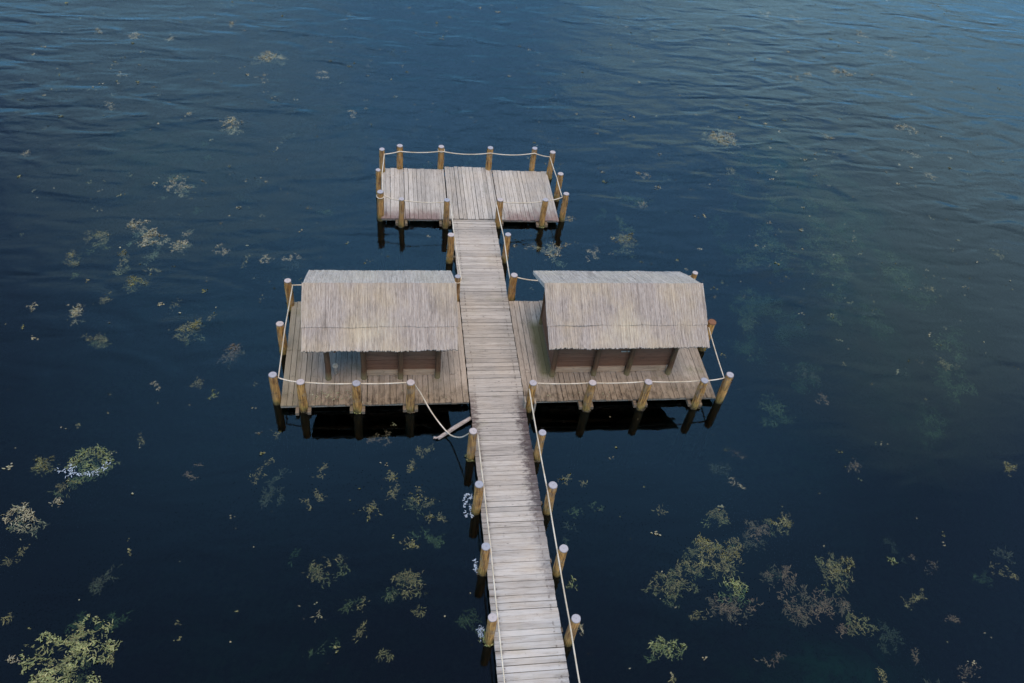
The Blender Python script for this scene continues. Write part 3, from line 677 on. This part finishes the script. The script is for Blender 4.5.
MINOR = [
    (-1.39, -1.52, 0.26, 0.18, 0.94, 'olive', 0.03, 0.9), (-1.79, -2.01, 0.25, 0.15, 0.38, 'olive', 0.03, 0.9), (-2.27, -2.32, 0.16, 0.19, -0.04, 'olive', 0.03, 0.8),
    (-2.28, -2.86, 0.24, 0.11, 1.11, 'olive', 0.04, 0.8), (-2.82, -3.45, 0.31, 0.19, 1.11, 'olive', 0.02, 0.9), (-4.12, -2.11, 0.23, 0.13, 1.17, 'olive', 0.04, 0.8),
    (-4.43, -3.1, 0.1, 0.09, -0.05, 'olive', 0.04, 0.8), (-4.24, -2.87, 0.15, 0.15, 0.6, 'olive', 0.04, 0.8), (-1.29, -3.16, 0.18, 0.09, -0.05, 'olive', 0.02, 0.8),
    (-1.37, -3.7, 0.13, 0.09, -0.05, 'olive', 0.02, 0.8), (-0.98, -3.66, 0.13, 0.12, -0.05, 'olive', 0.08, 0.6), (-1.85, -4.46, 0.15, 0.15, 0.53, 'olive', 0.02, 0.9),
    (-3.05, -5.88, 0.13, 0.13, 0.52, 'olive', 0.08, 0.8), (-3.02, -6.64, 0.23, 0.12, 0.88, 'olive', 0.1, 0.8), (-3.98, -6.19, 0.18, 0.08, 1.11, 'pale', 0.15, 0.5),
    (-1.7, -6.17, 0.14, 0.12, -0.06, 'olive', 0.12, 0.7), (-2.47, -7.17, 0.29, 0.12, 0.95, 'olive', 0.14, 0.7), (-2.46, -0.99, 0.47, 0.18, -0.03, 'brown', 0.1, 0.7),
    (-5.52, -0.71, 0.15, 0.16, -0.03, 'olive', 0.06, 0.7), (-5.76, -2.04, 0.48, 0.12, 1.04, 'olive', 0.06, 0.7), (-7.43, -1.97, 0.27, 0.11, 1.44, 'brown', 0.05, 0.8),
    (-8.96, -0.87, 0.2, 0.08, 1.64, 'olive', 0.05, 0.7), (-11.13, -4.35, 0.1, 0.13, 0.94, 'olive', 0.05, 0.8), (-10.98, -4.04, 0.12, 0.1, 0.68, 'olive', 0.05, 0.8),
    (-10.82, -5.73, 0.11, 0.09, -0.06, 'olive', 0.03, 0.8), (-10.37, -6.77, 0.1, 0.04, -0.07, 'pale', 0, 0.8), (-10.51, -2.72, 0.08, 0.09, -0.05, 'pale', 0, 0.9),
    (-8.39, -6.85, 0.06, 0.07, -0.07, 'olive', 0.0, 0.8), (-10.01, 6.11, 0.24, 0.16, 0.85, 'olive', 0.08, 0.6), (-7.93, 7.22, 0.2, 0.28, 0.59, 'pale', 0.04, 0.7),
    (-7.1, 6.54, 0.4, 0.12, 1.46, 'olive', 0.06, 0.7), (-6.39, 6.65, 0.21, 0.24, 0.01, 'pale', 0.03, 0.8), (-5.58, 6.76, 0.27, 0.16, 0.29, 'pale', 0.04, 0.7),
    (-11.09, 4.75, 0.25, 0.13, 1.68, 'olive', 0.04, 0.8), (-13.17, 4.39, 0.18, 0.07, 1.49, 'pale', 0, 0.8), (-7.88, 3.91, 0.14, 0.11, 0.53, 'olive', 0.02, 0.8),
    (-7.8, 1.08, 0.15, 0.12, 1.31, 'olive', 0.05, 0.8), (-7.41, 0.69, 0.15, 0.12, -0.64, 'green', 0.02, 0.9), (-8.91, 1.03, 0.11, 0.14, 0.49, 'pale', 0.03, 0.6),
    (-9.04, 4.6, 0.12, 0.19, -0.0, 'olive', 0.09, 0.7), (-13.95, 22.89, 0.28, 0.39, 0.87, 'pale', 0.02, 0.7), (-7.83, 19.26, 0.26, 0.36, 0.08, 'pale', 0.02, 0.6),
    (-15.57, 23.13, 0.13, 0.26, 0.11, 'pale', 0, 0.8), (-13.68, 19.14, 0.16, 0.27, 0.08, 'pale', 0.04, 0.7), (-5.2, 19.76, 0.22, 0.42, 0.08, 'pale', 0.05, 0.6),
    (-13.56, 16.58, 0.46, 0.22, 1.52, 'pale', 0.08, 0.5), (-15.74, 12.88, 0.17, 0.2, 0.05, 'pale', 0.04, 0.5), (-9.88, 24.64, 0.21, 0.28, 0.11, 'pale', 0, 0.8),
    (-12.5, 22.94, 0.31, 0.33, 1.09, 'pale', 0.06, 0.5), (-10.34, 16.07, 0.1, 0.2, 0.06, 'pale', 0.02, 0.7), (-3.82, 16.49, 0.5, 0.13, 1.51, 'pale', 0.04, 0.5),
    (21.31, 22.21, 0.57, 0.44, -0.72, 'pale', 0, 0.7), (24.83, 27.19, 0.33, 0.46, -0.54, 'pale', 0, 0.8), (25.36, 24.64, 0.87, 0.21, 0.99, 'pale', 0.03, 0.6),
    (22.42, 16.7, 0.58, 0.36, -0.21, 'pale', 0.01, 0.7), (17.79, 15.64, 0.23, 0.26, 0.05, 'pale', 0, 0.9), (21.55, 14.56, 0.45, 0.24, -0.28, 'pale', 0.05, 0.5),
    (18.42, 21.43, 0.26, 0.26, 0.08, 'pale', 0, 0.7), (19.47, 21.84, 0.29, 0.27, 0.08, 'pale', 0, 0.7), (21.3, 28.77, 0.26, 0.53, 0.12, 'pale', 0.04, 0.5),
    (19.66, 29.39, 0.33, 0.54, 0.12, 'pale', 0.05, 0.5), (12.26, 12.87, 0.33, 0.19, 0.78, 'olive', 0.08, 0.6), (8.22, 12.34, 0.26, 0.22, 0.04, 'pale', 0.01, 0.9),
    (21.63, 12.86, 0.23, 0.27, 0.04, 'pale', 0.05, 0.6), (7.76, 10.23, 0.19, 0.13, 0.03, 'pale', 0.03, 0.6), (5.11, 7.2, 0.37, 0.21, 0.57, 'pale', 0.05, 0.6),
    (2.96, 7.52, 0.3, 0.15, 0.5, 'pale', 0.06, 0.6), (4.5, 9.17, 0.2, 0.19, 0.02, 'pale', 0, 0.8), (11.17, -0.05, 0.38, 0.15, 0.84, 'brown', 0.05, 0.6),
    (11.07, -2.57, 0.38, 0.11, 0.74, 'brown', 0.04, 0.8), (7.38, -2.97, 0.21, 0.17, 0.47, 'pale', 0.06, 0.6), (15.94, -2.88, 0.23, 0.22, -0.04, 'olive', 0.03, 0.8),
    (17.61, 5.34, 0.18, 0.22, 0.0, 'olive', 0.05, 0.7), (21.78, 7.39, 0.38, 0.29, -1.57, 'olive', 0.06, 0.5), (16.33, 1.49, 0.28, 0.27, -0.02, 'olive', 0.12, 0.6),
    (13.07, 3.76, 0.09, 0.1, -0.01, 'green', 0, 0.9), (8.67, -7.38, 0.21, 0.16, -0.07, 'brown', 0.04, 0.8), (5.1, -6.71, 0.3, 0.1, -0.06, 'olive', 0.05, 0.8),
    (6.61, -7.93, 0.19, 0.13, -0.07, 'brown', 0.06, 0.8), (10.82, -5.65, 0.1, 0.07, -0.06, 'green', 0, 0.9), (11.85, -5.68, 0.38, 0.19, -0.61, 'brown', 0.12, 0.7),
    (10.88, -6.73, 0.44, 0.13, 0.6, 'olive', 0.1, 0.7), (13.74, -6.06, 0.48, 0.18, -0.36, 'olive', 0.08, 0.7), (9.25, -8.52, 0.21, 0.11, -0.07, 'olive', 0.04, 0.9),
    (10.27, -8.09, 0.26, 0.13, -0.07, 'brown', 0.1, 0.8), (11.47, -8.49, 0.41, 0.14, 0.67, 'brown', 0.08, 0.8), (4.14, -8.27, 0.13, 0.08, -0.07, 'olive', 0.03, 0.8),
    (4.92, -3.77, 0.17, 0.12, 0.9, 'olive', 0.06, 0.6), (7.69, -2.04, 0.12, 0.11, -0.04, 'brown', 0.04, 0.6), (11.73, -7.3, 0.13, 0.07, -0.07, 'brown', 0.05, 0.7),
    (2.4, -2.62, 0.19, 0.12, 0.35, 'olive', 0.03, 0.7), (2.9, -2.84, 0.12, 0.06, 0.34, 'olive', 0.05, 0.6), (2.17, -5.79, 0.21, 0.1, 0.21, 'green', 0, 0.9),
    (2.1, -6.91, 0.11, 0.05, -0.07, 'pale', 0.01, 0.8), (-0.23, -7.02, 0.19, 0.12, 0.97, 'green', 0, 1.1),
]

MATS = {'olive': M_weed, 'big': M_weedy, 'green': M_weedg, 'pale': M_weedp, 'brown': M_brown}
DEPTH = .8
for i, (x, y, rx, ry, a, mk, dz, den, label) in enumerate(WEEDS):
    m = MB(); z = SURF - dz * DEPTH
    if mk == 'big':
        mat(m, x + .1, y + .1, rx, ry, a, z, .95, 11, 1.25, .6, .14, .042); mat(m, x + .15, y - 1.0, rx * 1.35, ry * .8, a, z, 1.0, 12, 1.25, .6, .14, .042)
    else:
        mat(m, x, y, rx * 1.15, ry * 1.15, a, z, den, i + 20)
        mat(m, x, y, rx * 1.3, ry * 1.4, a, z - .16, den * .35, i + 20, 1.2, .15, .35, .06)
    tag(m.build('floating_weed', MATS[mk]), label, 'water weed', 'floating mats of water weed')
acc = {}
for i, (x, y, rx, ry, a, mk, dz, den) in enumerate(MINOR):
    m = acc.setdefault(mk, MB()); mat(m, x, y, rx * 1.1, ry * 1.1, a, SURF - dz * DEPTH, den * .9, i + 300)
# specks drifting all over the open water, and dim submerged wisps
rnd = random.Random(5)
sp = acc['pale']; br = acc['brown']; ol = acc['olive']
for i in range(1900):
    y = rnd.uniform(4, 34) if rnd.random() < .8 else rnd.uniform(-9, 6); x = rnd.uniform(-20, 34)
    if noise.noise(Vector((x * .25, y * .25, 1))) < -.15 and rnd.random() < .7: continue
    if -5.8 < x < 8 and -.3 < y < 4.6 or -3 < x < 4.5 and 8.4 < y < 12.5 or -.4 < x < 2 and y < 9: continue
    k = rnd.choice((1, 1, 1, 2, 4, 7)); dz = rnd.choice((0, 0, .02, .08, .2))
    tgt = sp if rnd.random() < .6 else ol; s = rnd.uniform(.020, .050)
    for _ in range(k): leaf(tgt, rnd, x + rnd.gauss(0, .05), y + rnd.gauss(0, .05), SURF - dz, s)
for i in range(70):
    x = rnd.uniform(-12, 22); y = rnd.uniform(-10, 16)
    if -5.8 < x < 8 and -.3 < y < 4.6 or -3 < x < 4.5 and 8.4 < y < 12.5 or -.4 < x < 2 and y < 9: continue
    mat(ol if rnd.random() < .5 else br, x, y, rnd.uniform(.2, .8), rnd.uniform(.1, .35), rnd.uniform(0, 3), SURF - rnd.uniform(.45, 1.0), .6, i + 2000, 1.2)
NM = {'olive': 'scattered_olive_weed', 'green': 'scattered_green_weed', 'pale': 'scattered_pale_weed', 'brown': 'scattered_brown_weed'}
for mk, m in acc.items():
    tag(m.build(NM[mk], MATS[mk]), {'olive': 'small olive wisps and tufts of weed scattered over the lake', 'green': 'small bright green weed tufts scattered near the walkway', 'pale': 'small pale weed specks and tufts scattered over the open water', 'brown': 'small brown weed wisps scattered through the lake'}[mk], 'water weed', kind='stuff')
# weed meadow standing on the shoal to the right
m = MB()
for i in range(46):
    x = rnd.gauss(14.0, 2.6); y = rnd.gauss(7.5, 3.2)
    if x < 9.2: continue
    mat(m, x, y, rnd.uniform(.4, 1.1), rnd.uniform(.3, .7), rnd.uniform(.3, 1.6), SURF - rnd.uniform(.5, 1.0), .35, i + 4000, 1.4, .1, .5, .10)
tag(m.build('underwater_meadow', M_weed), 'faint green underwater weed meadow right of the right hut', 'water weed', kind='stuff')
# froth
m = MB()
def froth(pts, n, sp, seed, r=.011):
    q = random.Random(seed)
    for i in range(n):
        u = q.random() * (len(pts) - 1); k = int(u); f = u - k
        x = pts[k][0] * (1 - f) + pts[k + 1][0] * f + q.gauss(0, sp); y = pts[k][1] * (1 - f) + pts[k + 1][1] * f + q.gauss(0, sp)
        a = q.uniform(0, 6.3); L = q.uniform(.02, .09); z = SURF + q.uniform(0, .012); w2 = r * q.uniform(.4, 1.1)
        b = len(m.v)
        for (s1, s2) in ((-1, -.4), (0, -1), (1, -.3), (.9, .4), (0, 1), (-.9, .5)):
            m.v.append((x + math.cos(a) * L * s1 * .5 - math.sin(a) * w2 * s2, y + math.sin(a) * L * s1 * .5 + math.cos(a) * w2 * s2, z))
        m.f.append(tuple(range(b, b + 6))); m.mi.append(0)
froth([(-10.51, -1.69), (-10.4, -1.94), (-10.2, -1.98), (-9.91, -1.96), (-9.66, -1.82), (-9.57, -1.57)], 90, .05, 1)
froth([(-10.73, -1.77), (-10.45, -1.94)], 22, .07, 2)
froth([(-0.2, -3.11), (-0.35, -3.29), (-0.42, -3.47), (-0.36, -3.75)], 40, .02, 3, .012)
froth([(-0.27, -3.33), (-0.26, -3.51), (-0.22, -3.73)], 28, .02, 4, .012)
froth([(-0.4, -3.2), (-0.33, -3.04), (-0.17, -3.05)], 25, .02, 7, .012)
froth([(-0.25, -4.97), (-0.26, -5.19), (-0.2, -5.32)], 40, .02, 5, .014)
froth([(-0.25, -6.73), (-0.29, -6.97)], 40, .03, 6, .010)
tag(m.build('froth', M_foam), 'thin white froth round the green clump and the walkway post feet', 'froth', kind='stuff')
# litter of dry leaves and shells on the front of the left platform
m = MB(); q = random.Random(3)
for i in range(170):
    x = q.gauss(-4.0, .55) if i < 110 else q.uniform(-5, 7.2); y = abs(q.gauss(.30, .13)) + .03
    if -.05 < x < 1.65: continue
    s = q.uniform(.010, .028); z = .012; a = q.uniform(0, 6.3); b = len(m.v)
    m.v.append((x, y, z + s * .6))
    for j in range(5): m.v.append((x + s * math.cos(a + j * 1.256), y + s * math.sin(a + j * 1.256), z))
    for j in range(5): m.f.append((b, b + 1 + j, b + 1 + (j + 1) % 5)); m.mi.append(0)
tag(m.build('leaf_litter', M_weedp), 'dry yellowish litter along the front boards of the platforms', 'leaf litter', kind='stuff')


# ---------------------------------------------------------------- camera
cd = bpy.data.cameras.new('camera'); cam = bpy.data.objects.new('camera', cd); C.objects.link(cam)
cd.sensor_fit = 'HORIZONTAL'; cd.sensor_width = 36; cd.lens = 796.7574 * 36 / 1024; cd.clip_start = .1; cd.clip_end = 3000
RT = Vector((0.988513, -0.112679, 0.100722)); UP = Vector((0.009895, 0.713264, 0.700826)); FW = Vector((0.150810, 0.691779, -0.706186))
mw = Matrix((( RT.x, UP.x, -FW.x, -2.2805), (RT.y, UP.y, -FW.y, -14.9483), (RT.z, UP.z, -FW.z, 17.7612), (0, 0, 0, 1)))
cam.matrix_world = mw
scene.camera = cam


# ---------------------------------------------------------------- light
SUN_AZ, SUN_EL = math.radians(165), math.radians(74)       # azimuth from +Y towards +X
wd = bpy.data.worlds.new('World'); scene.world = wd; wd.use_nodes = True
t = NT.__new__(NT); t.t = wd.node_tree; t.t.nodes.clear()
sky = t.n('ShaderNodeTexSky'); sky.sky_type = 'NISHITA'; sky.sun_disc = False
sky.sun_elevation = SUN_EL; sky.sun_rotation = SUN_AZ; sky.altitude = 300; sky.air_density = 1.0; sky.dust_density = .25; sky.ozone_density = 3.5
v = t.n('ShaderNodeTexCoord').outputs['Generated']
q = t.xyz(v)
hz = t.math('MAXIMUM', q[2], .08)
flat = t.n('ShaderNodeCombineXYZ', X=t.math('DIVIDE', q[0], hz), Y=t.math('DIVIDE', q[1], hz), Z=0.0).outputs[0]
n1 = t.noi(t.mapn(flat, (.75, .9, 1), (2.3, .4, 0)), 1.0, 5, .5, .2)
cloud = t.rng(n1, .46, .72, 0, 1, True)
low = t.rng(q[2], .95, .74, 0.0, 1, True)
wide = t.rng(t.n('ShaderNodeVectorMath', _operation='DOT_PRODUCT', i0=v, i1=tuple(Vector((.10, .70, .70)).normalized())).outputs['Value'], .84, .985, .22, 1, True)
fac = t.math('MULTIPLY', t.math('MULTIPLY', low, wide), t.math('ADD', t.math('MULTIPLY', cloud, .25), .72))
fac = t.math('MAXIMUM', fac, t.rng(q[2], .48, .34, 0, .93, True))
veil = t.mix(t.rng(q[2], .50, .36, 0, 1, True), (2.3, 5.8, 10.4), (1.0, 2.9, 5.1))
def bank(dx, dy, dz, r0, r1):
    d0 = Vector((dx, dy, dz)).normalized()
    dp = t.n('ShaderNodeVectorMath', _operation='DOT_PRODUCT', i0=v, i1=tuple(d0)).outputs['Value']
    return t.rng(t.math('ADD', dp, t.math('MULTIPLY', t.math('SUBTRACT', n1, .5), .10)), r0, r1, 0, 1, True)
bk = t.math('MAXIMUM', t.math('MAXIMUM', bank(.37, .86, .36, .978, 1.0), bank(.53, .74, .42, .972, .999)), bank(.57, .62, .54, .972, .999))
bk = t.math('MAXIMUM', bk, t.math('MULTIPLY', bank(-.24, .87, .43, .970, .999), .60))
col = t.mix(t.math('MULTIPLY', bk, .58), t.mix(fac, sky.outputs[0], veil), (4.2, 6.4, 7.0))
bg = t.n('ShaderNodeBackground', Color=col, Strength=.105)
o = t.n('ShaderNodeOutputWorld'); t.t.links.new(bg.outputs[0], o.inputs[0])
ld = bpy.data.lights.new('sun', 'SUN'); ld.energy = 1.5; ld.angle = math.radians(50); ld.color = (1.0, .80, .58)
so = bpy.data.objects.new('sun', ld); C.objects.link(so)
dr = Vector((math.sin(SUN_AZ) * math.cos(SUN_EL), math.cos(SUN_AZ) * math.cos(SUN_EL), math.sin(SUN_EL)))
so.rotation_euler = dr.to_track_quat('Z', 'Y').to_euler(); so.location = (0, 0, 30)
scene.render.engine = 'CYCLES'
scene.cycles.transparent_max_bounces = 24
scene.view_settings.view_transform = 'Standard'; scene.view_settings.look = 'None'
scene.view_settings.exposure = 1.34; scene.view_settings.gamma = 1
